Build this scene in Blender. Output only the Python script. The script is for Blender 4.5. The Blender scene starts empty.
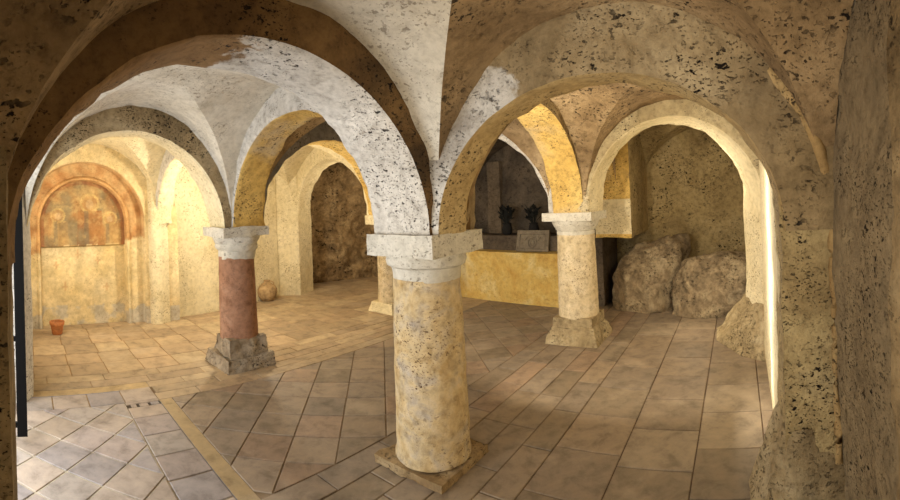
import bpy, math, random
from mathutils import Vector, Matrix, noise
random.seed(7)
SC = bpy.context.scene
COL = SC.collection
PI = math.pi

# ------------------------------------------------------------------ plan frame
# the crypt stands on a grid turned against the world axes: u runs along the arches
# going back to the right, v along the arches going back to the left
C0 = Vector((-.13, 2.79)); UA = Vector((.591, .807)); VA = Vector((-.807, .591))
def P(u, v, z=0.0):
    p = C0 + UA*u + VA*v
    return Vector((p.x, p.y, z))
ROTZ = math.atan2(UA.y, UA.x)

def lin(c):
    return tuple(((x/255)/12.92 if x/255 <= .04045 else ((x/255+.055)/1.055)**2.4) for x in c)

# ------------------------------------------------------------------ materials
def new_mat(name, rough=.9):
    m = bpy.data.materials.new(name); m.use_nodes = True
    nt = m.node_tree; b = nt.nodes['Principled BSDF']
    b.inputs['Roughness'].default_value = rough
    b.inputs['Specular IOR Level'].default_value = .25
    return m, nt, b
def nd(nt, t, **k):
    n = nt.nodes.new(t)
    for a, v in k.items():
        if a in n.inputs: n.inputs[a].default_value = v
        else: setattr(n, a, v)
    return n
def tex_noise(nt, co, scale, detail=5, rough=.6, dist=0):
    n = nd(nt, 'ShaderNodeTexNoise'); n.inputs['Scale'].default_value = scale
    n.inputs['Detail'].default_value = detail; n.inputs['Roughness'].default_value = rough
    n.inputs['Distortion'].default_value = dist
    nt.links.new(co, n.inputs['Vector']); return n.outputs['Fac']
def ramp(nt, fac, stops):
    r = nd(nt, 'ShaderNodeValToRGB'); e = r.color_ramp.elements
    while len(e) < len(stops): e.new(.5)
    for i, (p, c) in enumerate(stops):
        e[i].position = p; e[i].color = (*c, 1) if len(c) == 3 else c
    nt.links.new(fac, r.inputs['Fac']); return r.outputs['Color']
def thr(nt, fac, a, b):
    n = nd(nt, 'ShaderNodeMapRange'); n.inputs['From Min'].default_value = a; n.inputs['From Max'].default_value = b
    n.interpolation_type = 'SMOOTHSTEP'
    nt.links.new(fac, n.inputs['Value']); return n.outputs['Result']
def mix(nt, fac, a, b, mode='MIX'):
    n = nd(nt, 'ShaderNodeMix', data_type='RGBA', blend_type=mode)
    for sock, v in ((n.inputs['Factor'], fac), (n.inputs[6], a), (n.inputs[7], b)):
        if isinstance(v, (int, float)): sock.default_value = v
        elif isinstance(v, tuple): sock.default_value = (*v, 1)
        else: nt.links.new(v, sock)
    return n.outputs[2]
def math_(nt, op, a, b):
    n = nd(nt, 'ShaderNodeMath', operation=op)
    for i, v in enumerate((a, b)):
        if isinstance(v, (int, float)): n.inputs[i].default_value = v
        else: nt.links.new(v, n.inputs[i])
    return n.outputs[0]
def bump(nt, b, h, strength, dist=.01):
    n = nd(nt, 'ShaderNodeBump'); n.inputs['Strength'].default_value = strength; n.inputs['Distance'].default_value = dist
    nt.links.new(h, n.inputs['Height']); nt.links.new(n.outputs['Normal'], b.inputs['Normal'])

def plaster(name, c1, c2, c3, pits=.5, pit_scale=24, pit_col=(38, 30, 24), blotch=1.3, bump_s=.5, attr=False,
            stain=None, stain_amt=.0, rough=.92, second=None, grain=.75):
    """lime plaster / tufa: three-tone blotches, small holes where the plaster has fallen"""
    m, nt, b = new_mat(name, rough)
    co = nd(nt, 'ShaderNodeTexCoord').outputs['Object']
    if attr:
        at = nd(nt, 'ShaderNodeAttribute'); at.attribute_name = 'Col'
        base = at.outputs['Color']
        nv = tex_noise(nt, co, 5, 8, .65)
        base = mix(nt, .55, base, ramp(nt, nv, [(.3, (.45, .45, .45)), (.7, (1.25, 1.25, 1.25))]), 'MULTIPLY')
    else:
        nv = tex_noise(nt, co, blotch, 8, .62, .6)
        base = ramp(nt, nv, [(.3, lin(c1)), (.5, lin(c2)), (.7, lin(c3))])
        if second:                                  # another layer of plaster, where the attribute says it survives
            at = nd(nt, 'ShaderNodeAttribute'); at.attribute_name = 'Col'
            sp = nd(nt, 'ShaderNodeSeparateColor'); nt.links.new(at.outputs['Color'], sp.inputs[0])
            k = math_(nt, 'ADD', sp.outputs[0], math_(nt, 'MULTIPLY', math_(nt, 'SUBTRACT', tex_noise(nt, co, 4, 7, .65), .5), 1.1))
            base = mix(nt, thr(nt, k, .44, .56), base, ramp(nt, nv, [(.3, lin(second[0])), (.5, lin(second[1])), (.7, lin(second[2]))]))
    f = tex_noise(nt, co, 17, 8, .7)
    base = mix(nt, grain, base, ramp(nt, f, [(.3, (.42, .39, .36)), (.5, (.93, .93, .92)), (.72, (1.25, 1.25, 1.25))]), 'MULTIPLY')
    if stain:
        s = thr(nt, tex_noise(nt, co, .9, 6, .6, .4), .52, .68)
        base = mix(nt, math_(nt, 'MULTIPLY', s, stain_amt), base, lin(stain))
    mp = nd(nt, 'ShaderNodeMapping'); mp.inputs['Scale'].default_value = (1, 1, 1.5); mp.inputs['Rotation'].default_value = (.3, .5, .2)
    nt.links.new(co, mp.inputs['Vector'])
    p1 = thr(nt, tex_noise(nt, mp.outputs[0], pit_scale, 3, .55),   .60, .655)
    p2 = thr(nt, tex_noise(nt, mp.outputs[0], pit_scale*2.3, 2, .5),   .61, .67)
    msk = thr(nt, tex_noise(nt, co, 2.6, 5, .65), .40, .60)
    pit = math_(nt, 'MULTIPLY', math_(nt, 'MAXIMUM', p1, math_(nt, 'MULTIPLY', p2, .8)), msk)
    pit = math_(nt, 'MULTIPLY', pit, min(1, pits*1.6))
    base = mix(nt, pit, base, lin(pit_col))
    nt.links.new(base, b.inputs['Base Color'])
    h = math_(nt, 'SUBTRACT', math_(nt, 'ADD', f, math_(nt, 'MULTIPLY', tex_noise(nt, co, 60, 4, .6), .35)), math_(nt, 'MULTIPLY', pit, 1.6))
    bump(nt, b, h, bump_s, .015)
    return m

M = {}
M['white']   = plaster('lime_white', (180, 173, 163), (202, 196, 186), (216, 210, 200), .6, 38, (40, 34, 29), bump_s=.6)
M['tan']     = plaster('tan_tufa', (110, 92, 64), (158, 138, 104), (192, 174, 140), .9, 30, (30, 23, 18), bump_s=.8, stain=(88, 72, 52), stain_amt=.5)
M['brown']   = plaster('brown_tufa', (116, 88, 56), (138, 108, 72), (156, 128, 90), .9, 28, (30, 23, 18))
M['darktufa']    = plaster('dark_stained_tufa', (84, 62, 40), (112, 86, 54), (138, 110, 72), .95, 28, (16, 13, 11), stain=(40, 32, 26), stain_amt=.8, blotch=2)  # dark brown tufa with near-black blotches at random
M['ochre']   = plaster('ochre_wash', (196, 160, 86), (212, 178, 104), (220, 192, 124), .8, 32, (60, 46, 34), stain=(192, 180, 156), stain_amt=.6)
M['softochre'] = plaster('faded_ochre', (160, 136, 92), (180, 156, 110), (194, 174, 132), .7, 30, (50, 40, 30))
M['shadeface'] = plaster('shade_grey_plaster', (104, 100, 94), (126, 120, 112), (146, 140, 130), .6, 30, (40, 36, 32))  # the arch front's shade is put into this darker grey
M['cream']   = plaster('cream_plaster', (202, 186, 146), (218, 204, 168), (226, 214, 182), .5, 34, (110, 86, 58), grain=.45)
M['wall']    = plaster('right_wall_plaster', (140, 120, 84), (184, 164, 120), (206, 188, 146), .7, 34, (34, 27, 22), stain=(108, 96, 80), stain_amt=.7, bump_s=.8)
M['vault']   = plaster('vault_lime', (188, 178, 160), (206, 198, 182), (214, 207, 194), .35, 30, (90, 74, 56), grain=.45)
M['vaultb']  = plaster('vault_tan', (112, 90, 62), (158, 134, 100), (190, 166, 130), .75, 24, (34, 26, 20), stain=(92, 72, 50), stain_amt=.55, bump_s=.8)
M['alcove']  = plaster('alcove_tufa', (132, 112, 76), (164, 144, 102), (184, 164, 122), .95, 24, (40, 33, 26), bump_s=.9)
M['niche']   = plaster('dark_niche_plaster', (66, 56, 46), (92, 80, 66), (120, 104, 84), .4, 14, (32, 26, 22))  # dark grey-brown for the altar niche's walls, vault and step
M['podium']  = plaster('yellow_fresco', (190, 150, 76), (204, 172, 98), (216, 196, 138), .3, 18, (150, 104, 56), blotch=3, stain=(216, 200, 152), stain_amt=.85, grain=.45)
M['painted'] = plaster('wall_painting', (0, 0, 0), (0, 0, 0), (0, 0, 0), .3, 34, (120, 84, 50), attr=True, bump_s=.3, grain=.45)
M['capital'] = plaster('whitened_stone', (182, 176, 162), (202, 196, 182), (212, 206, 194), .5, 30, (100, 90, 76), grain=.45)
M['shaftC']  = plaster('ochre_travertine', (176, 146, 96), (198, 176, 136), (176, 164, 148), .8, 36, (84, 60, 42), blotch=7, stain=(206, 192, 166), stain_amt=.5, bump_s=.5)
M['shaftL']  = plaster('red_stone', (140, 102, 78), (154, 114, 89), (166, 130, 106), .4, 30, (96, 66, 52), blotch=4, stain=(186, 158, 136), stain_amt=.45, bump_s=.25)
M['shaftR']  = plaster('pale_travertine', (186, 166, 128), (202, 184, 150), (210, 194, 164), .7, 40, (100, 80, 56), blotch=5, bump_s=.35)
M['base']    = plaster('worn_base_stone', (126, 112, 92), (154, 138, 116), (178, 164, 140), .6, 32, (60, 50, 40), blotch=4, bump_s=.8)
M['plinthC'] = plaster('worn_ochre_plinth', (126, 102, 70), (150, 126, 90), (166, 146, 112), .5, 26, (60, 48, 36), blotch=5, bump_s=.6)
M['ridge'] = plaster('orange_plaster', (156, 128, 86), (174, 146, 100), (186, 164, 122), .6, 30)
M['niche2']  = plaster('greybrown_pilaster', (90, 78, 62), (116, 100, 80), (134, 118, 96), .3, 20)  # dull grey-brown of the pilaster strip
M['tancream'] = plaster('pale_tan', (166, 148, 112), (190, 174, 138), (206, 192, 160), .8, 32, (50, 40, 30))
WHITE3 = ((180, 173, 163), (202, 196, 186), (216, 210, 200))
M['tanlime'] = plaster('tan_tufa_with_lime', (112, 94, 66), (158, 138, 104), (190, 172, 138), .95, 27, (28, 22, 17), bump_s=.8, stain=(92, 76, 56), stain_amt=.5, second=WHITE3)
M['brownlime'] = plaster('brown_tufa_with_lime', (116, 88, 56), (138, 108, 72), (156, 128, 90), .6, 34, (34, 28, 24), bump_s=.6, second=WHITE3)
M['greywall'] = plaster('grey_blotched_plaster', (116, 103, 82), (148, 132, 105), (172, 155, 123), .7, 32, (34, 28, 24), blotch=2.2, stain=(84, 78, 72), stain_amt=.7, bump_s=.9)
M['rubble']  = plaster('rubble_foot', (136, 118, 88), (164, 146, 112), (188, 172, 140), .45, 26, (60, 50, 38), blotch=4, bump_s=1.0)
M['stonebrown'] = plaster('dark_rock_wall', (104, 84, 58), (146, 122, 88), (178, 154, 116), .9, 16, (34, 24, 16), blotch=5, bump_s=1.2)
M['boulder'] = plaster('grey_brown_rock', (94, 82, 66), (148, 130, 104), (182, 166, 136), .5, 28, (34, 28, 24), blotch=4, bump_s=1.2)
M['slab']    = plaster('carved_slab_stone', (104, 92, 76), (126, 114, 96), (142, 130, 110), .2, 20, (70, 60, 50))
M['clay']    = plaster('terracotta_pot', (176, 110, 66), (196, 130, 84), (206, 146, 98), .1, 20, (120, 70, 40), blotch=5, bump_s=.1)
M['jug']     = plaster('old_clay_jug', (136, 112, 82), (166, 138, 100), (184, 156, 116), .2, 20, (80, 60, 40), blotch=9, stain=(176, 130, 70), stain_amt=.6, bump_s=.15)
M['leaf']    = plaster('dark_leaves', (22, 22, 19), (32, 32, 28), (44, 44, 37), .1, 20, (20, 20, 18), bump_s=.1)
M['darkpot'] = plaster('dark_vase', (28, 25, 23), (36, 33, 30), (46, 42, 38), .1, 20, (20, 18, 16), bump_s=.1)
m, nt, b = new_mat('black_iron', .5)
b.inputs['Base Color'].default_value = (*lin((18, 18, 19)), 1); b.inputs['Metallic'].default_value = .6
co = nd(nt, 'ShaderNodeTexCoord').outputs['Object']
bump(nt, b, tex_noise(nt, co, 40, 4), .2, .004); M['iron'] = m
m, nt, b = new_mat('dark_hole', .95); b.inputs['Base Color'].default_value = (*lin((30, 24, 20)), 1)
nt.links.new(mix(nt, tex_noise(nt, nd(nt, 'ShaderNodeTexCoord').outputs['Object'], 30), lin((24, 19, 15)), lin((44, 35, 28))), b.inputs['Base Color'])
M['hole'] = m
# floor tiles: colour of each tile in the attribute, worn and dusty
m, nt, b = new_mat('cotto_tiles', .62)
co = nd(nt, 'ShaderNodeTexCoord').outputs['Object']
at = nd(nt, 'ShaderNodeAttribute'); at.attribute_name = 'Col'
f = tex_noise(nt, co, 7, 8, .68, .3); g = tex_noise(nt, co, 1.6, 6, .6)
c = mix(nt, .85, at.outputs['Color'], ramp(nt, f, [(.3, (.52, .5, .48)), (.5, (1, 1, 1)), (.7, (1.28, 1.25, 1.2))]), 'MULTIPLY')
c = mix(nt, math_(nt, 'MULTIPLY', thr(nt, g, .52, .7), .38), c, lin((190, 172, 148)))
sp = thr(nt, tex_noise(nt, co, 55, 3, .6), .66, .74)
c = mix(nt, math_(nt, 'MULTIPLY', sp, .35), c, lin((70, 52, 40)))
nt.links.new(c, b.inputs['Base Color']); b.inputs['Specular IOR Level'].default_value = .3
bump(nt, b, f, .35, .008); M['tile'] = m

# ------------------------------------------------------------------ mesh helpers
def tag(o, label=None, cat=None, group=None, kind=None):
    if label: o['label'] = label
    if cat: o['category'] = cat
    if group: o['group'] = group
    if kind: o['kind'] = kind
    return o
def empty(name, loc, rz=0):
    o = bpy.data.objects.new(name, None); COL.objects.link(o); o.location = loc; o.rotation_euler = (0, 0, rz)
    o.empty_display_size = .2; return o
def frac(p, f, o=4):
    return noise.fractal(p*f, 1.0, 2.0, o)
class MB:
    def __init__(s): s.v = []; s.f = []; s.m = []; s.c = []
    def vert(s, co, col=None): s.v.append(Vector(co)); s.c.append(col); return len(s.v)-1
    def face(s, idx, mat=0): s.f.append(tuple(idx)); s.m.append(mat)
    def grid(s, rows, mat=0, close_u=False, cols=None, flip=False):
        """rows: list of lists of points; mat: int or function(i, j)"""
        base = len(s.v); n = len(rows[0])
        for i, r in enumerate(rows):
            for j, p in enumerate(r): s.vert(p, cols[i][j] if cols else None)
        for i in range(len(rows)-1):
            for j in range(n if close_u else n-1):
                a = base+i*n+j; b_ = base+i*n+(j+1) % n; c_ = b_+n; d = a+n
                q = (a, d, c_, b_) if flip else (a, b_, c_, d)
                s.face(q, mat(i, j) if callable(mat) else mat)
    def box(s, a, b_, mat=0, taper=1.0, n=1):
        """box between local corners a, b_, each side cut n times so that it can be roughened"""
        x0, y0, z0 = a; x1, y1, z1 = b_; cx, cy = (x0+x1)/2, (y0+y1)/2
        def pt(i, j, k):
            x, y, z = x0+(x1-x0)*i/n, y0+(y1-y0)*j/n, z0+(z1-z0)*k/n
            t = 1+(taper-1)*k/n
            return (cx+(x-cx)*t, cy+(y-cy)*t, z)
        idx = {}
        def g(i, j, k):
            if (i, j, k) not in idx: idx[(i, j, k)] = s.vert(pt(i, j, k))
            return idx[(i, j, k)]
        for p in range(n):
            for q in range(n):
                s.face((g(p, q, 0), g(p, q+1, 0), g(p+1, q+1, 0), g(p+1, q, 0)), mat)
                s.face((g(p, q, n), g(p+1, q, n), g(p+1, q+1, n), g(p, q+1, n)), mat)
                s.face((g(p, 0, q), g(p+1, 0, q), g(p+1, 0, q+1), g(p, 0, q+1)), mat)
                s.face((g(p, n, q), g(p, n, q+1), g(p+1, n, q+1), g(p+1, n, q)), mat)
                s.face((g(0, p, q), g(0, p, q+1), g(0, p+1, q+1), g(0, p+1, q)), mat)
                s.face((g(n, p, q), g(n, p+1, q), g(n, p+1, q+1), g(n, p, q+1)), mat)
    def lathe(s, prof, n=48, mat=0, center=(0, 0)):
        rows = [[Vector((center[0]+r*math.cos(2*PI*k/n), center[1]+r*math.sin(2*PI*k/n), z)) for k in range(n)] for r, z in prof]
        s.grid(rows, mat, close_u=True)
        for ring, fl in ((0, True), (len(rows)-1, False)):
            if prof[ring][0] > .0005:
                b0 = len(s.v)-len(rows)*n+ring*n
                ids = list(range(b0, b0+n)); s.face(ids[::-1] if fl else ids, mat)
    def tube(s, pts, r, n=8, mat=0):
        rows = []
        for i, p in enumerate(pts):
            p = Vector(p); t = (Vector(pts[min(i+1, len(pts)-1)])-Vector(pts[max(i-1, 0)])).normalized()
            a = t.cross(Vector((0, 0, 1))); a = a.normalized() if a.length > .01 else Vector((1, 0, 0))
            b_ = t.cross(a); rr = r(i/(len(pts)-1)) if callable(r) else r
            rows.append([p+(a*math.cos(2*PI*k/n)+b_*math.sin(2*PI*k/n))*rr for k in range(n)])
        b0 = len(s.v); s.grid(rows, mat, close_u=True)
        s.face(range(b0, b0+n), mat); s.face(list(range(len(s.v)-n, len(s.v)))[::-1], mat)
    def rough(s, amp, f=2.5, amp2=0, f2=9, off=(0, 0, 0), flat=None):
        """push the surface in and out with noise along its normals"""
        me = bpy.data.meshes.new('tmp'); me.from_pydata(s.v, [], s.f); me.update()
        o = Vector(off)
        nn = [v.normal.copy() for v in me.vertices]
        bpy.data.meshes.remove(me)
        for i, v in enumerate(s.v):
            if flat is not None and v.z <= flat: continue
            s.v[i] = v + nn[i]*(frac(v+o, f)*amp + (frac(v+o, f2, 3)*amp2 if amp2 else 0))
    def build(s, name, mats, parent=None, smooth=35):
        me = bpy.data.meshes.new(name); me.from_pydata(s.v, [], s.f)
        for m_ in (mats if isinstance(mats, (list, tuple)) else [mats]): me.materials.append(m_)
        me.polygons.foreach_set('material_index', s.m)
        if any(c_ is not None for c_ in s.c):
            a = me.color_attributes.new('Col', 'FLOAT_COLOR', 'POINT')
            for i, c_ in enumerate(s.c): a.data[i].color = (*(c_ or (1, 1, 1)), 1)
        if smooth:
            me.polygons.foreach_set('use_smooth', [True]*len(s.f))
            me.set_sharp_from_angle(angle=math.radians(smooth))
        me.update()
        o = bpy.data.objects.new(name, me); COL.objects.link(o)
        if parent: o.parent = parent
        return o

def prism(poly, z0, z1, mat=0, step=.08, mb=None, lean=None):
    """upright wall or pier over a plan polygon given in (u, v)"""
    mb = mb or MB()
    pts = []
    for i, a in enumerate(poly):
        b_ = poly[(i+1) % len(poly)]; L = math.hypot(b_[0]-a[0], b_[1]-a[1]); k = max(1, int(L/step))
        for j in range(k): pts.append((a[0]+(b_[0]-a[0])*j/k, a[1]+(b_[1]-a[1])*j/k))
    nz = max(1, int((z1-z0)/step))
    cu = sum(p[0] for p in poly)/len(poly); cv = sum(p[1] for p in poly)/len(poly)
    rows = []
    for k in range(nz+1):
        z = z0+(z1-z0)*k/nz; t = lean(z) if lean else 1
        rows.append([P(cu+(u-cu)*t, cv+(v-cv)*t, z) for u, v in pts])
    b0 = len(mb.v)
    area = sum(poly[i][0]*poly[(i+1) % len(poly)][1]-poly[(i+1) % len(poly)][0]*poly[i][1] for i in range(len(poly)))
    mb.grid(rows, mat, close_u=True, flip=area < 0)
    n = len(pts)
    bot = list(range(b0, b0+n)); top = list(range(b0+nz*n, b0+(nz+1)*n))
    if area < 0: mb.face(bot, mat); mb.face(top[::-1], mat)
    else: mb.face(bot[::-1], mat); mb.face(top, mat)
    return mb

ZS = 1.40          # springing of all the arches
def arch(name, A, B, e0, e1, in_a, in_b, rise, mats, label, thick=.4, zs=ZS, seed=0, cat='arch', skew_a=0, skew_b=0):
    """arched band from plan point A to B; e0..e1 across, measured to the left of A->B; mats: front (e0 side), soffit, back"""
    A = Vector(A); B = Vector(B); d = (B-A).normalized(); n = Vector((-d.y, d.x))
    L = (B-A).length
    prof = []                                      # (e, dr, material)
    K = 6
    for k in range(K): prof.append((e0, thick*(1-k/K)+.02*(k/K), 0))
    prof += [(e0+.006, .006, 1), (e0+.022, 0, 1)]
    J = max(3, int((e1-e0)/.05))
    for k in range(1, J): prof.append((e0+.022+(e1-e0-.044)*k/J, 0, 1))
    prof += [(e1-.022, 0, 1), (e1-.006, .006, 2)]
    for k in range(K+1): prof.append((e1, thick*(k/K)+.02*(1-k/K), 2))
    N = 56; rows = []
    for i in range(N+1):
        th = PI*i/N; row = []
        for e, dr, _ in prof:
            s0 = in_a+skew_a*e; s1 = L-in_b+skew_b*e; mid = (s0+s1)/2; r = (s1-s0)/2
            q = A+d*(mid-(r+dr)*math.cos(th))+n*e
            row.append(P(q.x, q.y, zs+(rise+dr)*math.sin(th)))
        rows.append(row)
    mb = MB(); mb.grid(rows, lambda i, j: prof[j][2])
    mb.rough(.026, 1.9, .013, 8, (seed*3.1, 0, 0))
    return tag(mb.build(name, mats, None, 50), label, cat)

def vault(quad, ins, rise, mat, seed=0, rise_t=None, matfn=None):
    """groin vault over a plan quad (four uv corners); ins: clear insets at s=0, s=1, t=0, t=1; rise of the s and the t barrel"""
    A, B, Cc, D = [Vector(q) for q in quad]
    ls = ((B-A).length+(Cc-D).length)/2; lt = ((D-A).length+(Cc-B).length)/2
    rs, rt = rise, rise_t or rise; rm = min(rs, rt)
    N = 32
    def samples(r, Lr, i0, i1):
        hs = [rm*math.sin(PI/2*k/N) for k in range(N+1)]
        if r > rm+1e-6:
            a0 = math.asin(rm/r); hs += [r*math.sin(a0+(PI/2-a0)*k/8) for k in range(1, 9)]
        half = (Lr-i0-i1)/2; mid = i0+half
        asc = [(mid-half*math.sqrt(max(0, 1-(h/r)**2)), h) for h in hs]
        des = [(2*mid-x, h) for x, h in asc[-2::-1]]
        return [(0, -.3)]+[(x/Lr, h) for x, h in asc+des]+[(1, -.3)]
    ss, tt = samples(rs, ls, ins[0], ins[1]), samples(rt, lt, ins[2], ins[3])
    mb = MB(); m_ = len(tt)
    for s_, hs in ss:
        for t_, ht in tt:
            q = A*(1-s_)*(1-t_)+B*s_*(1-t_)+Cc*s_*t_+D*(1-s_)*t_
            p = P(q.x, q.y, ZS+max(hs, ht, 0))
            p.z += frac(p+Vector((seed, 0, 0)), 1.8)*.022+frac(p, 8, 3)*.006
            mb.vert(p)
    df = lambda i, j: abs(ss[i][1]-tt[j][1])
    for i in range(len(ss)-1):
        for j in range(m_-1):
            a, b_, c_, d = i*m_+j, (i+1)*m_+j, (i+1)*m_+j+1, i*m_+j+1
            tris = ((a, c_, b_), (a, d, c_)) if df(i, j)+df(i+1, j+1) <= df(i+1, j)+df(i, j+1) else ((a, d, b_), (b_, d, c_))
            for tr in tris:
                k = 0
                if matfn:
                    si = [ss[q//m_] for q in tr]; ti = [tt[q % m_] for q in tr]
                    k = matfn(si[0][0], ti[0][0], sum(q[1] for q in si) > sum(q[1] for q in ti))
                mb.face(tr, k)
    o = mb.build('ceiling', mat, None, 28); o['kind'] = 'structure'
    return o
def remat(o, mats, fn):
    """give a part of a thing's surface its own plaster: fn(centre, normal, slot) -> slot"""
    me = o.data
    for m_ in mats: me.materials.append(m_)
    for p in me.polygons:
        k = fn(p.center, p.normal, p.material_index)
        if k is not None: p.material_index = k
    return o
def paint(o, fn):
    a = o.data.color_attributes.new('Col', 'FLOAT_COLOR', 'POINT')
    for i, v in enumerate(o.data.vertices):
        k = fn(v.co); a.data[i].color = (k, k, k, 1)
def smooth(a, b, x):
    t = max(0, min(1, (x-a)/(b-a))); return t*t*(3-2*t)
def UV(p):
    q = Vector((p.x, p.y))-C0; return q.dot(UA), q.dot(VA)

# ------------------------------------------------------------------ plan points
C = (0, .04); L = (-.06, 2.46); R = (2.56, .02); Fp = (2.66, 2.93)
N_ca = (-2.23, .04); N_la = (-2.14, 2.46); N_cb = (.06, -1.95); N_rb = (2.45, -1.95)
N_ra = (3.75, .0); N_fa = (3.85, 2.93); N_lb = (-.1, 4.45); N_fb = (2.62, 5.0)

# ------------------------------------------------------------------ arches
AN = 'stone_arch'
a0 = arch(AN, N_ca, C, -.22, .22, 0.0, .22, .88, [M['darktufa'], M['brownlime'], M['white']],
     'dark stained brown-fronted arch with whitewashed underside, springing from the thick mottled column', seed=1)
paint(a0, lambda c: smooth(-1.75, -.75, UV(c)[0]))
a1 = arch(AN, C, N_cb, -.20, .08, .25, .0, .75, [M['tanlime'], M['softochre'], M['wall']],
     'pitted grey-tan arch from the thick mottled column to the broad rubble-footed wall pier', seed=2)
paint(a1, lambda c: smooth(-.95, -.5, UV(c)[1])*(1-smooth(2.15, 2.4, c.z)))
arch(AN, C, L, -.22, .14, .26, .22, .93, [M['white'], M['ochre'], M['white']],
     'white-faced arch with ochre underside between the thick mottled column and the red column', seed=3)
arch(AN, N_la, L, -.2, .2, 0.0, .22, .93, [M['tan'], M['cream'], M['white']],
     'speckled grey arch springing from the red column and framing the frescoed niche', seed=4)
a2 = arch(AN, N_rb, R, -.22, .22, .03, .24, .93, [M['alcove'], M['cream'], M['tancream']],
     'speckled pale tan arch framing the boulders, springing from the splayed cream pier', seed=5, skew_a=-.45)
arch(AN, C, R, -.2, .18, .24, .24, .97, [M['tan'], M['ochre'], M['white']],
     'yellow ochre arch between the thick column and the slender pale column', seed=6)
arch(AN, L, Fp, -.2, .2, .24, .22, .96, [M['shadeface'], M['ochre'], M['cream']],
     'arch with shade-darkened grey face and bright yellow underside behind the red column', seed=7)
arch(AN, R, Fp, -.2, .2, .24, .24, 1.02, [M['cream'], M['white'], M['white']],
     'thin whitish-edged arch framing the dark altar niche', seed=8)
arch(AN, R, N_ra, -.2, .2, .24, .12, .72, [M['vaultb'], M['ochre'], M['vaultb']],
     'short ochre arch from the slender pale column to the ochre wall bracket', seed=9)
arch(AN, L, N_lb, -.02, .2, .22, .03, .85, [M['cream'], M['cream'], M['white']],
     'small bright cream arch from the red column to the slim cream pier', seed=10)
arch(AN, Fp, N_fb, -.2, .2, .24, -.01, .92, [M['cream'], M['cream'], M['cream']],
     'cream arch framing the dark rough rock wall at the back', seed=11, skew_b=-.43)
arch(AN, Fp, N_fa, -.2, .2, .24, .0, .7, [M['cream'], M['ochre'], M['cream']],
     'short arch from the small half hidden cream column to the altar niche wall', seed=12)

# ------------------------------------------------------------------ vaults
vault([(-2.5, -2.2), N_cb[:1]+(-2.2,), C, (-2.5, .04)], (.22, .12, .02, .2), 1.08, [M['vaultb'], M['vault']], 1,
      matfn=lambda s_, t_, s_high: 1 if (s_high and s_ > .5 and t_ > .5) else 0)
vault([N_ca, C, L, N_la], (.0, .14, .2, .2), 1.16, M['vault'], 2)
vault([(-2.2, 2.46), L, N_lb, (-2.2, 4.6)], (.02, .16, .2, .02), 1.14, M['cream'], 3)
vault([(.04, -2.1), (2.5, -2.1), R, C], (.18, .2, .02, .2), 1.10, M['vaultb'], 4)
vault([C, R, Fp, L], (.18, .18, .2, .2), 1.2, M['vaultb'], 5)
vault([L, Fp, (2.62, 5.2), (-.1, 4.8)], (.16, .18, .2, .02), 1.16, M['cream'], 6)
vault([(2.5, -2.4), (4.9, -2.4), (4.9, .0), R], (.2, .02, .02, .2), 1.15, M['alcove'], 7)
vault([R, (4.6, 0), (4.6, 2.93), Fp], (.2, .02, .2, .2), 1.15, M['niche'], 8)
vault([Fp, (4.7, 2.93), (4.9, 5.9), (2.62, 5.9)], (.2, .02, .2, .02), 1.15, M['stonebrown'], 9)

# ------------------------------------------------------------------ walls and piers
def wall(name, poly, mat, z0=0, z1=2.9, amp=.03, seed=0, step=.08):
    mb = prism(poly, z0, z1, 0, step); mb.rough(amp, 1.5, amp*.35, 7, (seed, seed, 0), flat=z0)
    o = mb.build(name, mat, None, 50); o['kind'] = 'structure'; return o
def pier(poly, mat, label, z0=0, z1=2.9, amp=.02, seed=0, lean=None, name='wall_pier', parent=None):
    mb = prism(poly, z0, z1, 0, .05, lean=lean); mb.rough(amp, 2, amp*.5, 8, (seed, 0, seed), flat=z0 if z0 == 0 else None)
    o = mb.build(name, mat, parent, 50)
    if label: tag(o, label, 'pier')
    return o

# left wall with the doorway (open to daylight) between the two piers
wall('wall_left', [(-3.1, -2.9), (-2.5, -2.9), (-2.5, -.3), (-3.1, -.3)], M['wall'], seed=1)
wall('wall_left', [(-2.9, 2.7), (-2.22, 2.7), (-2.22, 5.0), (-2.9, 5.0)], M['cream'], amp=.01, seed=2)
wall('wall_left', [(-2.9, .2), (-2.3, .2), (-2.3, 2.15), (-2.9, 2.15)], M['white'], 1.95, 2.9, seed=3)
pier([(-2.9, -.32), (-2.23, -.24), (-2.225, .24), (-2.9, .24)], M['tan'],
     'tan plastered pier beside the black iron gate', seed=4, amp=.008)
pier([(-2.9, 2.1), (-2.2, 2.14), (-2.12, 2.3), (-2.11, 2.66), (-2.9, 2.7)], M['white'],
     'narrow whitewashed pier edge between the iron gate and the frescoed niche', seed=5, amp=.008)
# right wall
wall('wall_right', [(-2.9, -2.9), (-2.9, -2.2), (-.05, -2.2), (-.05, -2.9)], M['greywall'], amp=.035, seed=6)
wall('wall_right', [(.15, -2.7), (.15, -1.95), (2.1, -1.965), (2.1, -2.7)], M['cream'], amp=.015, seed=7)
wall('wall_right', [(2.8, -3.0), (2.8, -2.3), (5.0, -2.3), (5.0, -3.0)], M['alcove'], seed=8)
pier([(-1.6, -2.6), (-1.6, -2.17), (-1.04, -2.15), (-.96, -2.2), (-.96, -2.6)], M['tan'],
     'pale plaster pier strip beyond the grey blotched wall recess', seed=9, amp=.015)
p1 = pier([(-.1, -2.55), (-.1, -1.94), (.22, -1.94), (.22, -2.55)], M['wall'],
     'broad pitted wall pier with an orange plaster ridge and a rubble foot', seed=10, amp=.022)
p2 = pier([(2.05, -2.12), (2.2, -2.03), (2.68, -1.82), (2.95, -1.82), (2.95, -2.7), (2.05, -2.7)], M['cream'],
     'splayed cream pier beside the boulders with a flared stone foot', seed=11, amp=.014)
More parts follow.
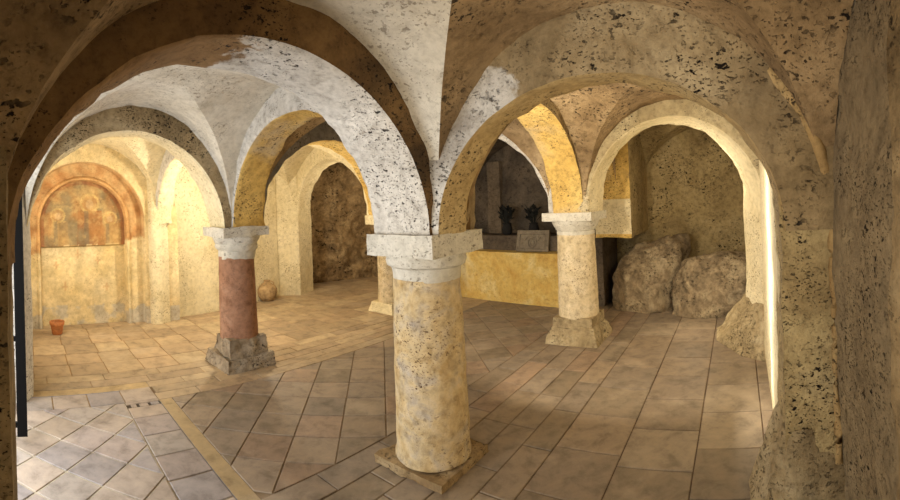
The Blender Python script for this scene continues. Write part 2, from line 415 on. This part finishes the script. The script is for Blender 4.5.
def foot(base, top, z1, parent, seed):
    """rough stones at the foot of a pier, flaring from the pier's outline to a wider base"""
    def dens(poly):
        out = []
        for i, a in enumerate(poly):
            b_ = poly[(i+1) % len(poly)]
            out += [(a[0]+(b_[0]-a[0])*j/9, a[1]+(b_[1]-a[1])*j/9) for j in range(9)]
        return out
    b0, t0 = dens(base), dens(top); n = 14; mb = MB(); rows = []
    for k in range(n+1):
        z = k/n; w = (1-z)**1.25
        rows.append([P(t[0]+(q[0]-t[0])*w, t[1]+(q[1]-t[1])*w, z*z1) for q, t in zip(b0, t0)])
    mb.grid(rows, 0, close_u=True, flip=area2(base) < 0)
    m_ = len(b0); mb.face(list(range(m_))); mb.face(list(range(n*m_, (n+1)*m_))[::-1])
    mb.rough(.035, 5, .025, 14, (seed, 0, 0), flat=0)
    return mb.build('rubble_foot', M['rubble'], parent, 60)
def area2(p): return sum(p[i][0]*p[(i+1) % len(p)][1]-p[(i+1) % len(p)][0]*p[i][1] for i in range(len(p)))
g = MB()
pth = [(-2.185, .3+1.1*i/24) for i in range(24)]+[(-1.19-.99*math.cos(q), ZS+1.08*math.sin(q)) for q in [1.25*i/30 for i in range(31)]]
g.tube([P(-.118+.02*frac(Vector((z*3, v, 0)), 2), v+.02*frac(Vector((z, v, 3)), 2), z) for v, z in pth], .024, 8); g.rough(.02, 5)
g.build('plaster_ridge', M['ridge'], p1, 60)
foot([(-.22, -2.3), (-.21, -1.92), (-.06, -1.77), (.28, -1.77), (.28, -2.3)],
     [(-.10, -2.3), (-.10, -1.95), (-.085, -1.935), (.225, -1.935), (.225, -2.3)], .46, p1, 3)
foot([(1.94, -2.3), (1.92, -2.0), (2.12, -1.74), (2.6, -1.48), (3.02, -1.46), (3.02, -2.3)],
     [(2.04, -2.3), (2.04, -2.115), (2.2, -2.025), (2.67, -1.815), (2.96, -1.815), (2.96, -2.3)], .44, p2, 5)
# far right: alcove with boulders, altar niche, rough corner
wall('wall_far_right', [(4.75, -2.6), (5.3, -2.6), (5.3, .3), (4.75, .3)], M['alcove'], amp=.07, seed=12)
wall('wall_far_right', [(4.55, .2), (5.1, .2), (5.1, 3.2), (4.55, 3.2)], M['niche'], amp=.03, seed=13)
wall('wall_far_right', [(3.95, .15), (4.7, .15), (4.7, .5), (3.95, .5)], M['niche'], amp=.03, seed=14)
pb = pier([(3.6, -.36), (4.74, -.36), (4.74, .14), (3.6, .14)], M['alcove'],
     'ochre wall bracket with pale lower block, hanging between the slender pale column and the boulders', z0=1.0, seed=15, name='wall_bracket')
remat(pb, [M['ochre'], M['cream']], lambda c, n, k: ((2 if 1.06 < c.z < 1.5 else 1) if n.dot(Vector((UA.x, UA.y, 0))) < -.6 else None))
pier([(3.75, 2.72), (4.7, 2.72), (4.7, 3.2), (3.75, 3.2)], M['cream'], None, seed=16, name='wall_far_right')['kind'] = 'structure'
wall('wall_far_right', [(4.6, 3.1), (5.3, 3.1), (5.3, 6.2), (4.6, 6.2)], M['stonebrown'], amp=.1, seed=17)
# back wall of rough rock
mb = prism([(2.5, 5.95), (3.4, 5.68), (4.9, 5.2), (5.2, 6.4), (2.5, 6.5)], 0, 2.9, 0, .05)
mb.rough(.13, 2.2, .06, 7, (4, 0, 0), flat=0)
mb.build('wall_back', M['stonebrown'], None, 60)['kind'] = 'structure'
# far left wall behind the clay jug
wall('wall_far_left', [(-.2, 4.62), (.7, 4.72), (2.1, 5.12), (2.1, 5.9), (-.2, 5.5)], M['cream'], amp=.012, seed=18)
pier([(2.0, 5.22), (2.42, 4.92), (2.84, 5.10), (2.86, 5.7), (2.0, 5.7)], M['cream'],
     'cream pier beside the clay jug, framing the dark rock opening', seed=19, amp=.012)
pier([(-.42, 4.7), (-.42, 4.45), (-.38, 4.40), (-.29, 4.39), (-.25, 4.41), (-.14, 4.46), (-.12, 4.75)], M['cream'],
     'slim cream pier between the frescoed niche and the brightly lit bay', seed=20, amp=.006)

# ------------------------------------------------------------------ frescoed niche
def smooth(a, b, x):
    t = max(0, min(1, (x-a)/(b-a))); return t*t*(3-2*t)
def lerp3(a, b, t): return tuple(a[i]+(b[i]-a[i])*t for i in range(3))
UC, ZC = -1.33, 1.44
def niche_col(u, z, rho, p):
    n1 = frac(p, 5); n2 = frac(p, 14); n3 = frac(p+Vector((5, 5, 5)), 2.2)
    pale = lerp3(lin((216, 192, 140)), lin((226, 208, 168)), .5+.7*n3)
    orange = lerp3(lin((178, 128, 80)), lin((208, 174, 124)), max(0, min(1, .5+.9*n1)))
    edge = .06*n1+.03*n2
    if rho > .60:                                   # painted band round the niche, pale wall below
        lim = (1.02 if u < UC else 1.22)+edge
        c = lerp3(pale, orange, smooth(lim-.02, lim+.02, z))
        if rho > .845: c = lerp3(c, pale, smooth(.845, .87, rho))
        if .595 < rho < .66: c = lerp3(c, lin((206, 160, 106)), .7*smooth(lim-.02, lim+.02, z))
        if z < .2+edge: c = lerp3(c, lin((176, 176, 176)), .6)
        return c
    if z > 1.12+.3*edge:                            # lunette: three worn half figures
        c = lerp3(lin((166, 122, 76)), lin((184, 156, 108)), max(0, min(1, .5+n1)))
        c = lerp3(c, lin((126, 120, 96)), .7*smooth(.0, .5, n3+.15))
        for fu, fz, s in ((-1.68, 1.56, .8), (-1.22, 1.72, 1.05), (-.93, 1.5, .75)):
            du, dz = (u-fu)/s, (z-fz)/s; r = math.hypot(du, dz)
            if .105 < r < .135: c = lerp3(c, lin((206, 176, 116)), .7+.5*n2)
            elif r < .105: c = lerp3(c, lin((196, 148, 92)), .4)
            if math.hypot(du*1.2, dz+.01) < .065: c = lerp3(c, lin((198, 168, 126)), .7)
            if dz < -.1 and abs(du) < .16-.12*dz*0.5:
                rob = lin((150, 84, 44)) if s > 1 else lin((184, 144, 90))
                c = lerp3(c, rob, .4+.5*n1)
                if abs(du+.05) < .03: c = lerp3(c, lin((110, 108, 92)), .45)
        if rho > .555: c = lerp3(c, lin((146, 84, 54)), .55)
        return lerp3(c, lin((206, 176, 120)), .35*smooth(.15, .5, n2+n1*.5))
    c = pale
    for su, sz in ((-1.72, .86), (-1.12, .9), (-1.0, .52), (-1.6, .55), (-1.4, 1.0)):
        du, dz = abs(u-su), abs(z-sz)
        if (du < .012 and dz < .06) or (dz < .012 and du < .045): c = lerp3(c, lin((186, 120, 72)), .38)
    if z < .26+.5*edge: c = lerp3(c, lin((180, 178, 176)), .55*smooth(-.1, .25, n1+.1))
    return c
V0 = 4.5
prof = [(1.35, V0), (1.2, V0), (1.05, V0), (.95, V0), (.875, V0), (.862, V0+.004), (.855, V0+.02), (.85, V0+.10), (.84, V0+.12)]
prof += [(.84-.17*k/8, V0+.12) for k in range(1, 9)]
prof += [(.655, V0+.095), (.64, V0+.085), (.62, V0+.09), (.612, V0+.12), (.606, V0+.17), (.60, V0+.2)]
prof += [(.60-.60*k/44, V0+.2) for k in range(1, 45)]
path = [('l', z) for z in [ZC*k/64 for k in range(64)]] + [('a', PI*k/88) for k in range(89)] + [('r', ZC*(1-k/64)) for k in range(1, 65)]
rows, cols = [], []
for kind, t in path:
    r_, c_ = [], []
    for rho, v in prof:
        if kind == 'l': u, z = UC-rho, t
        elif kind == 'r': u, z = UC+rho, t
        else: u, z = UC-rho*math.cos(t), ZC+rho*math.sin(t)
        vv = v
        if rho <= .60: vv += .05*(1-smooth(1.10, 1.125, z))   # the wall below the lunette lies a little deeper
        p = P(u, vv, z); p2 = p+Vector((VA.x, VA.y, 0))*(.012*frac(p, 2.5)+.004*frac(p, 9))
        r_.append(p2); c_.append(niche_col(u, z, rho, p))
    rows.append(r_); cols.append(c_)
mb = MB(); mb.grid(rows, 0, cols=cols)
o = mb.build('wall_far_left', M['painted'], None, 45); o['kind'] = 'structure'
wall('wall_far_left', [(-2.9, 4.85), (-.1, 4.85), (-.1, 5.3), (-2.9, 5.3)], M['cream'], amp=.005, seed=21)

# ------------------------------------------------------------------ floor
def clip(poly, a, b_, c_):
    """keep a*u+b*v<=c"""
    out = []
    for i in range(len(poly)):
        p, q = poly[i], poly[(i+1) % len(poly)]
        dp, dq = a*p[0]+b_*p[1]-c_, a*q[0]+b_*q[1]-c_
        if dp <= 0: out.append(p)
        if (dp < 0) != (dq < 0) and abs(dp-dq) > 1e-12:
            t = dp/(dp-dq); out.append((p[0]+(q[0]-p[0])*t, p[1]+(q[1]-p[1])*t))
    return out
def area2(p): return sum(p[i][0]*p[(i+1) % len(p)][1]-p[(i+1) % len(p)][0]*p[i][1] for i in range(len(p)))
def clip_to(poly, reg):
    for i in range(len(reg)):
        p, q = reg[i], reg[(i+1) % len(reg)]
        a, b_ = (q[1]-p[1]), -(q[0]-p[0])
        poly = clip(poly, a, b_, a*p[0]+b_*p[1])
        if len(poly) < 3: return []
    return poly
def inset(poly, d):
    n = len(poly); out = poly
    for i in range(n):
        p, q = poly[i], poly[(i+1) % n]
        a, b_ = (q[1]-p[1]), -(q[0]-p[0]); l = math.hypot(a, b_)
        if l < 1e-6: continue
        out = clip(out, a/l, b_/l, (a*p[0]+b_*p[1])/l-d)
        if len(out) < 3: return []
    return out
FM = MB(); rnd = random.Random(11)
TONES = [(134, 118, 99), (139, 122, 102), (130, 115, 96), (142, 127, 108), (137, 121, 103), (140, 119, 99), (132, 118, 102)]
def add_tile(poly, gap, tones, hz=.0):
    q = inset(poly, gap+rnd.uniform(-.001, .0015))
    if len(q) < 3 or area2(q) < .004: return
    col = lin(rnd.choice(tones)); k = rnd.uniform(.88, 1.1); col = tuple(min(1, x*k) for x in col)
    q2 = inset(q, .0035)
    if len(q2) != len(q): return
    cu = sum(p[0] for p in q)/len(q); cv = sum(p[1] for p in q)/len(q)
    h = hz+rnd.uniform(-.0015, .0015); ta, tb = rnd.uniform(-.006, .006), rnd.uniform(-.006, .006)
    zz = lambda p: h+(p[0]-cu)*ta+(p[1]-cv)*tb
    low = [FM.vert(P(p[0], p[1], zz(p)-.02), col) for p in q]
    mid_ = [FM.vert(P(p[0], p[1], zz(p)-.003), col) for p in q]
    top = [FM.vert(P(p[0], p[1], zz(p)), col) for p in q2]
    n = len(q)
    for i in range(n):
        j = (i+1) % n
        FM.face((low[i], low[j], mid_[j], mid_[i])); FM.face((mid_[i], mid_[j], top[j], top[i]))
    FM.face(top)
def region(reg, size, angle=0, off=(0, 0), stagger=0, gap=.005, grout=(120, 98, 70), tones=TONES, jit=0, gz=-.006):
    if area2(reg) < 0: reg = reg[::-1]
    ids = [FM.vert(P(p[0], p[1], gz), lin(grout)) for p in reg]; FM.face(ids)
    if not size: return
    ca, sa = math.cos(angle), math.sin(angle)
    w, h = size
    cs = [((p[0]-off[0])*ca+(p[1]-off[1])*sa, -(p[0]-off[0])*sa+(p[1]-off[1])*ca) for p in reg]
    x0, x1 = min(c_[0] for c_ in cs), max(c_[0] for c_ in cs); y0, y1 = min(c_[1] for c_ in cs), max(c_[1] for c_ in cs)
    for j in range(math.floor(y0/h), math.ceil(y1/h)+1):
        so = (stagger*(j % 2)+rnd.uniform(-jit, jit))*w
        for i in range(math.floor(x0/w)-1, math.ceil(x1/w)+1):
            q = [(i*w+so, j*h), ((i+1)*w+so, j*h), ((i+1)*w+so, (j+1)*h), (i*w+so, (j+1)*h)]
            q = [(off[0]+x*ca-y*sa, off[1]+x*sa+y*ca) for x, y in q]
            q = clip_to(q, reg)
            if len(q) >= 3: add_tile(q, gap, tones)
GREY = [(160, 148, 136), (152, 138, 128), (168, 152, 136), (158, 142, 126), (148, 138, 132)]
def rc(u0, u1, v0, v1): return [(u0, v0), (u1, v0), (u1, v1), (u0, v1)]
S2 = math.sqrt(.5)
region(rc(-3.4, -1.37, -2.5, 2.0), (.275, .275), PI/4, (-1.36, 1.69), gap=.006, grout=(172, 160, 138), tones=GREY)
region(rc(-1.37, -1.08, -2.5, 1.70), (.29, .285), 0, (-1.37, 1.70), gap=.006, grout=(130, 112, 88), tones=GREY)
# the tile with the three drain slots
region(rc(-1.37, -1.08, 1.70, 2.0), None, grout=(60, 48, 38))
add_tile(rc(-1.37, -1.08, 1.70, 1.893), .004, GREY)
for a, b_ in ((-1.335, -1.285), (-1.265, -1.185), (-1.165, -1.095)): add_tile(rc(a, b_, 1.895, 1.955), .002, GREY)
add_tile(rc(-1.37, -1.08, 1.955, 2.0), .002, GREY)
region(rc(-1.08, -.97, -2.5, 1.97), None, grout=(158, 136, 100), gz=-.002)
region(rc(-3.4, -1.08, 2.0, 2.27), (.3, .27), 0, (-1.36, 2.0), grout=(140, 116, 82), tones=GREY)
region(rc(-3.4, -1.08, 2.27, 2.40), None, grout=(170, 146, 106), gz=-.002)
WARM = [(166, 145, 116), (160, 140, 112), (172, 152, 122), (154, 134, 108), (164, 142, 114)]
region(rc(-1.08, 4.0, 1.97, 2.40), (.62, .145), 0, (0, 1.97), .45, jit=.2, gap=.003, grout=(110, 86, 58), tones=WARM)
region(rc(-3.4, 4.0, 2.40, 2.72), (.55, .16), 0, (.1, 2.4), .4, jit=.2, gap=.003, grout=(150, 118, 76), tones=WARM)
region(rc(-3.4, 5.4, 2.72, 6.6), (.37, .36), 0, (-1.0, 2.70), .0, jit=.05, gap=.004, grout=(140, 108, 68), tones=WARM)
region(rc(-.97, 4.6, .46, 1.97), (.318, .318), PI/4, (.01, 1.36), gap=.004, grout=(110, 90, 66))
region(rc(-.97, 4.6, -.57, .46), (.52, .206), 0, (-.05, -.57), .4, jit=.25, gap=.004, grout=(96, 76, 54))
region(rc(-.97, 4.6, -1.0, -.57), (.46, .43), 0, (.005, -1.0), gap=.004, grout=(84, 64, 46))
region(rc(-.97, 4.6, -1.45, -1.0), (.44, .45), 0, (-.08, -1.45), gap=.004, grout=(84, 64, 46))
region(rc(-.97, 4.6, -2.7, -1.45), (.46, .42), 0, (.13, -1.87), gap=.004, grout=(84, 64, 46))
FM.build('floor', M['tile'], None, 0)['kind'] = 'structure'

# ------------------------------------------------------------------ columns
def blk(name, s, z0, z1, mat, parent, amp, seed, taper=1.0, n=14, off=(0, 0)):
    mb = MB(); mb.box((-s/2+off[0], -s/2+off[1], z0), (s/2+off[0], s/2+off[1], z1), 0, taper, n)
    mb.rough(amp, 3.5, amp*.5, 12, (seed, seed*2, 0), flat=0.0005 if z0 <= 0 else None)
    return mb.build(name, mat, parent, 45)
def turned(name, prof, mat, parent, amp, seed, n=64):
    fine = []
    for (r0, z0), (r1, z1) in zip(prof, prof[1:]):
        k = max(1, int(math.hypot(r1-r0, z1-z0)/.03))
        fine += [(r0+(r1-r0)*i/k, z0+(z1-z0)*i/k) for i in range(k)]
    fine.append(prof[-1])
    mb = MB(); mb.lathe(fine, n); mb.rough(amp, 3, amp*.5, 11, (seed, 0, seed))
    return mb.build(name, mat, parent, 40)
def column(uv, label):
    return tag(empty('stone_column', P(*uv), ROTZ), label, 'column', kind='thing')
# thick near column
c = column(C, 'thickest column, mottled ochre stone with whitened square capital and thin worn plinth')
blk('plinth', .50, 0, .045, M['plinthC'], c, .022, 1)
turned('shaft', [(.235, .05), (.236, .075), (.228, .10), (.226, .3), (.222, .6), (.214, .9), (.206, 1.13)], M['shaftC'], c, .008, 2)
k = turned('capital', [(.208, 1.12), (.212, 1.17), (.218, 1.195), (.243, 1.21), (.252, 1.24), (.246, 1.265), (.235, 1.285)], M['capital'], c, .006, 3)
blk('abacus', .515, 1.275, ZS+.005, M['capital'], k, .008, 4)
# red column
c = column(L, 'reddish brown stone column with white capital and rough stepped base')
pl_ = blk('plinth', .53, 0, .13, M['base'], c, .03, 5, .94)
blk('base_block', .41, .12, .30, M['base'], pl_, .035, 6, .97)
turned('shaft', [(.198, .28), (.194, .5), (.19, .8), (.182, 1.1)], M['shaftL'], c, .004, 7)
k = turned('capital', [(.186, 1.08), (.19, 1.14), (.192, 1.16), (.215, 1.18), (.225, 1.21), (.218, 1.23), (.24, 1.26), (.25, 1.29), (.245, 1.31)], M['capital'], c, .024, 8)
blk('abacus', .52, 1.305, ZS+.005, M['capital'], k, .016, 9)
# slender pale column
c = column(R, 'slender pale speckled column with crisp moulded white capital and flared base')
pl_ = blk('plinth', .60, 0, .17, M['rubble'], c, .022, 10, .78)
blk('base_block', .455, .165, .27, M['rubble'], pl_, .008, 11, .97)
turned('shaft', [(.226, .26), (.222, .4), (.216, .8), (.206, 1.17)], M['shaftR'], c, .005, 12)
k = turned('capital', [(.21, 1.16), (.212, 1.19), (.206, 1.20), (.222, 1.215), (.226, 1.235), (.238, 1.245), (.25, 1.27), (.262, 1.30), (.268, 1.32)], M['capital'], c, .003, 13)
blk('abacus', .56, 1.315, ZS+.005, M['capital'], k, .004, 14)
# far column
c = column(Fp, 'small cream column half hidden behind the thick mottled column')
pl_ = blk('plinth', .50, 0, .14, M['cream'], c, .015, 15, .84)
turned('shaft', [(.205, .13), (.19, .25), (.185, .6), (.178, 1.12)], M['shaftR'], c, .004, 16)
k = turned('capital', [(.18, 1.10), (.185, 1.17), (.205, 1.19), (.215, 1.24), (.235, 1.28)], M['cream'], c, .008, 17)
blk('abacus', .48, 1.275, ZS+.005, M['cream'], k, .01, 18)

# ------------------------------------------------------------------ altar in the far niche
t = tag(empty('altar', P(3.8, 1.6), ROTZ), 'low yellow painted altar block standing under the dark niche', 'altar')
def local(parent, mb):
    inv = Matrix.Translation(parent.location) @ Matrix.Rotation(parent.rotation_euler[2], 4, 'Z')
    inv = inv.inverted(); mb.v = [inv @ v for v in mb.v]; return mb
mb = prism([(3.90, 2.68), (3.72, .56), (4.5, .56), (4.5, 2.68)], 0, .76, 0, .05); mb.rough(.014, 2.2, .006, 9, flat=0)
local(t, mb).build('altar_block', M['podium'], t, 50)
mb = prism([(4.12, 2.66), (4.02, .6), (4.5, .6), (4.5, 2.66)], .74, .99, 0, .05); mb.rough(.012, 3, .005, 9)
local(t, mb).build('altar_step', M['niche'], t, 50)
# painted half pilaster at the back of the niche
mb = prism([(4.6, 2.32), (4.45, 2.3), (4.45, 2.06), (4.6, 2.04)], .97, 2.2, 0, .05); mb.rough(.01, 3)
tag(mb.build('pilaster', M['niche2'], None, 50), 'greyish pilaster strip on the back wall of the dark altar niche', 'pilaster')
# carved slab leaning against the step
t = tag(empty('carved_plaque', P(3.93, 1.25, .768), ROTZ), 'carved grey stone plaque leaning on top of the yellow altar', 'plaque')
mb = MB(); w, h, dp = .53, .32, .045; n = 20
lean = Matrix.Rotation(.24, 4, 'Y')
def slab_pt(y, z, x): return lean @ Vector((x, y, z))
mb.box((0, -w/2, 0), (dp, w/2, h), 0, 1, 8); mb.v = [lean @ v for v in mb.v]; mb.rough(.004, 6)
mb.build('panel', M['slab'], t, 45)
mb = MB()
for a in ([(-.21, .04), (.21, .04), (.21, .26), (-.21, .26), (-.21, .04)],):
    mb.tube([slab_pt(y, z, -.003) for y, z in a], .008, 6)
mb.tube([slab_pt(.07*math.cos(q), .13+.07*math.sin(q), -.003) for q in [2*PI*i/20 for i in range(21)]], .009, 6)
mb.tube([slab_pt(-.17+.34*i/24, .19+.03*math.sin(i*.8), -.003) for i in range(25)], .007, 6)
mb.tube([slab_pt(.035*math.cos(q), .13+.035*math.sin(q), -.003) for q in [2*PI*i/14 for i in range(15)]], .008, 6)
mb.build('relief', M['slab'], t, 60)
# two dark pots with leaves on the step
def leafpot(u, v, z, hgt, label, seed, full):
    t = tag(empty('potted_plant', P(u, v, z), .4*seed), label, 'plant', )
    mb = MB(); mb.lathe([(.05, 0), (.075, .03), (.085, .09), (.07, .15), (.062, .17), (.075, .185), (.07, .19), (.055, .17)], 24)
    mb.build('pot', M['darkpot'], t, 40)
    r = random.Random(seed); mb = MB()
    for i in range(60 if full else 34):
        a = r.uniform(0, 2*PI); sp = r.uniform(.02, .12); hh = hgt*r.uniform(.35, 1)
        tip = Vector((math.cos(a)*sp, math.sin(a)*sp, .16+hh)); s_ = Vector((math.cos(a)*.02, math.sin(a)*.02, .16))
        mb.tube([s_, (s_+tip)/2+Vector((0, 0, .02)), tip], .004, 5)
        side = Vector((-math.sin(a), math.cos(a), 0)).lerp(Vector((r.uniform(-1, 1), r.uniform(-1, 1), r.uniform(-.4, .4))), .4).normalized()
        up = Vector((math.cos(a)*.5, math.sin(a)*.5, r.uniform(.2, .9))).normalized(); nn = side.cross(up).normalized()
        l, w_ = r.uniform(.07, .11), r.uniform(.025, .04)
        ring = [tip-up*l*.4, tip+side*w_+nn*.004, tip+up*l*.6, tip-side*w_+nn*.004]
        f0 = [mb.vert(x) for x in ring]; f1 = [mb.vert(x+nn*.003) for x in ring]
        mb.face(f0); mb.face(f1[::-1])
        for q in range(4): mb.face((f0[q], f1[q], f1[(q+1) % 4], f0[(q+1) % 4]))
    mb.build('foliage', M['leaf'], t, 30)
leafpot(4.26, 1.84, .985, .3, 'bushy dark potted plant on the altar step beside the greyish pilaster', 3, True)
leafpot(4.26, 1.36, .985, .3, 'sparser dark potted plant on the altar step behind the carved plaque', 5, False)

# ------------------------------------------------------------------ boulders
import bmesh
def boulder(u, v, size, label, seed, lumps=(), rz=0.0, pw=.75):
    bm = bmesh.new(); bmesh.ops.create_icosphere(bm, subdivisions=6, radius=1)
    mb = MB(); R_ = Matrix.Rotation(rz, 3, 'Z')
    for vv in bm.verts:
        d = vv.co.normalized()
        s = Vector([math.copysign(abs(x)**pw, x) for x in d])
        co_ = Vector((s.x*size[0], s.y*size[1], s.z*size[2]))
        k = 1
        for dr, am, wd in lumps:
            k += am*math.exp(-((d-Vector(dr).normalized()).length/wd)**2)
        co_ *= k
        q = co_+Vector((seed*3.3, 0, 0))
        co_ += d*(frac(q, 1.6)*.07+frac(q, 4.5)*.04+frac(q, 14, 3)*.018)
        co_ = R_ @ co_; co_.z += size[2]*.28
        if co_.z < 0: co_.z = 0
        mb.vert(co_)
    for f_ in bm.faces: mb.face([x.index for x in f_.verts])
    bm.free()
    o = mb.build('boulder', M['boulder'], None, 60); o.location = P(u, v); o.rotation_euler = (0, 0, ROTZ)
    return tag(o, label, 'boulder')
boulder(4.16, -.44, (.48, .46, .62), 'taller grey-brown boulder with a raised crest, under the ochre wall bracket', 1,
        (((.3, -.8, .75), .62, .5), ((-.8, -.1, -.1), .06, .5)), 0)
boulder(3.86, -1.54, (.46, .66, .60), 'lower rounded brown boulder beside the splayed cream pier', 2,
        (((-.2, .6, -.1), .06, .5), ((.3, -.8, .6), .2, .5)), 0)

# ------------------------------------------------------------------ small vessels
t = tag(empty('flower_pot', P(-1.76, 4.3), 0), 'small empty terracotta flower pot on the floor below the fresco', 'pot')
mb = MB(); mb.lathe([(.062, 0), (.066, .004), (.089, .128), (.084, .128), (.06, .02), (.0, .02)], 40)
mb.build('body', M['clay'], t, 40)
mb = MB(); mb.lathe([(.086, .124), (.098, .125), (.102, .163), (.1, .168), (.09, .168), (.087, .124)], 40); mb.build('rim', M['clay'], t, 40)
t = tag(empty('clay_jug', P(1.74, 4.93), .3), 'round clay jug with a short neck on the floor beside the cream pier', 'jug')
mb = MB(); mb.lathe([(.07, 0), (.1, .01), (.15, .07), (.172, .14), (.165, .2), (.13, .255), (.08, .29), (.055, .305), (.05, .33), (.06, .345), (.05, .346), (.04, .31), (.0, .29)], 48)
mb.rough(.004, 6); mb.build('body', M['jug'], t, 50)
mb = MB(); mb.tube([(.05+.0*i, 0, .335) if i == 0 else (.05+.05*math.sin(PI*i/10)+.035*i/10, 0, .335-.085*i/10) for i in range(11)], .012, 8)
mb.build('handle', M['jug'], t, 50)

# ------------------------------------------------------------------ iron gate in the doorway
t = tag(empty('iron_gate', P(-2.2, 1.5), ROTZ), 'black wrought iron gate leaf standing open between tan pier and whitewashed pier edge', 'gate')
g = MB(); g.box((-.05, -.02, .04), (.022, .02, 1.86), 0); g.build('stile', M['iron'], t, 30)
g = MB(); g.box((-.72, -.02, .04), (-.68, .02, 1.86), 0); g.build('stile', M['iron'], t, 30)
for z in (.1, .7, 1.3, 1.78):
    g = MB(); g.box((-.69, -.012, z), (-.04, .012, z+.035), 0); g.build('rail', M['iron'], t, 30)
for i in range(3):
    x = -.17-.17*i
    g = MB(); g.tube([(x, 0, .1), (x, 0, 1.8)], .009, 8); g.build('bar', M['iron'], t, 40)
for z0 in (.16, .46, .76, 1.06, 1.36):
    for x0 in (-.115, -.6):
        pts = []
        for i in range(60):
            s_ = -1+2*i/59; a = 3.6*PI*abs(s_)**1.2
            rr = .055*(1-.62*abs(s_))
            cz = .07*(1 if s_ > 0 else -1)
            pts.append((x0+math.copysign(1, s_)*(rr*math.cos(a)-.055*0)+(0 if abs(s_) > .04 else 0), 0, z0+.12+cz+math.copysign(1, s_)*(-rr*math.sin(a))))
        g = MB(); g.tube(pts, .009, 6); g.build('scroll', M['iron'], t, 40)

# ------------------------------------------------------------------ light
W = bpy.data.worlds.new('sky'); SC.world = W; W.use_nodes = True
bg = W.node_tree.nodes['Background']; bg.inputs[0].default_value = (.62, .75, 1, 1); bg.inputs[1].default_value = .25
def area(loc, target, size, power, col, sy=None, spread=180):
    l = bpy.data.lights.new('lamp_or_fill', 'AREA'); l.energy = power; l.color = col; l.shape = 'RECTANGLE'; l.size = size; l.size_y = sy or size
    l.spread = math.radians(spread)
    o = bpy.data.objects.new('lamp_or_fill', l); COL.objects.link(o); o.location = loc
    o.rotation_euler = (Vector(target)-Vector(loc)).to_track_quat('-Z', 'Y').to_euler(); return o
def point(loc, power, col, r=.08):
    l = bpy.data.lights.new('lamp_or_fill', 'POINT'); l.energy = power; l.color = col; l.shadow_soft_size = r
    o = bpy.data.objects.new('lamp_or_fill', l); COL.objects.link(o); o.location = loc; return o
def spot(loc, target, power, col, ang=70, blend=.5, r=.05):
    l = bpy.data.lights.new('lamp_or_fill', 'SPOT'); l.energy = power; l.color = col; l.shadow_soft_size = r
    l.spot_size = math.radians(ang); l.spot_blend = blend
    o = bpy.data.objects.new('lamp_or_fill', l); COL.objects.link(o); o.location = loc
    o.rotation_euler = (Vector(target)-Vector(loc)).to_track_quat('-Z', 'Y').to_euler(); return o
COOL = (.92, .96, 1.0); WARM_ = (1.0, .85, .60); SUNNY = (1.0, .90, .70)
area(P(-3.0, 1.15, 1.0), P(0, .9, 1.1), 1.7, 98, COOL, 1.8)               # daylight through the doorway
area(P(-2.12, 3.45, 1.45), P(0, 4.1, 1.0), .9, 44, SUNNY, 1.2)             # window in the left far bay
point(P(.46, 3.36, 1.72), 92, SUNNY, .06)                                   # lamp in the bay behind the red column
point(P(2.95, -1.45, 1.75), 22, WARM_, .08)                                  # fill light added in the alcove, behind the splayed pier
point(P(2.85, -1.2, .5), 8, WARM_, .1)                                     # low fill added by the splayed pier to brighten the boulders
point(P(3.3, 4.1, 1.9), 30, WARM_, .08)                                    # added light in the corner, lifts the rock wall
point(P(1.3, 1.5, 2.0), 4.5, WARM_, .1)                                      # lamp under the middle vault
spot(P(.36, -.15, 1.62), P(3.6, -.75, .9), 130, (1, .88, .68), 125, .35, .04)   # lamp on the back of the thick column's abacus
area(P(.9, -1.66, 1.1), P(.9, -3, 1.1), .12, 14, (1, .92, .76), 1.8)        # strip of light added behind the right pier to brighten the wall
spot(P(-2.25, -1.0, 1.3), P(-.1, -1.35, 1.2), 96, (1, .88, .70), 118, .7, .25)   # added fill light behind the viewer, for the near bay
area(P(-1.0, -2.12, 1.3), P(-.8, 0, 1.6), .5, 7.5, (1, .82, .56), .5)        # small fill added at the right wall for the near arch's front
# ------------------------------------------------------------------ camera: stitched panorama, cylinder projection
cam = bpy.data.cameras.new('camera'); co_ = bpy.data.objects.new('camera', cam); COL.objects.link(co_); SC.camera = co_
SC.render.engine = 'CYCLES'
FP, YH, ROLL = 455.0, 199.0, .04
cam.type = 'PANO'; cam.panorama_type = 'CENTRAL_CYLINDRICAL'
cam.central_cylindrical_range_u_min = -450/FP; cam.central_cylindrical_range_u_max = 450/FP
cam.central_cylindrical_range_v_min = -(500-YH)/FP; cam.central_cylindrical_range_v_max = YH/FP
cam.central_cylindrical_radius = 1.0; cam.clip_start = .01
cr, sr = math.cos(ROLL), math.sin(ROLL)
mw = Matrix(((cr, sr, 0, 0), (0, 0, -1, 0), (-sr, cr, 0, 1.6), (0, 0, 0, 1)))
co_.matrix_world = mw
SC.view_settings.view_transform = 'Standard'; SC.view_settings.look = 'None'; SC.view_settings.gamma = 1
SC.view_settings.exposure = 0.0; SC.view_settings.use_curve_mapping = False
SC.cycles.max_bounces = 8; SC.cycles.diffuse_bounces = 5
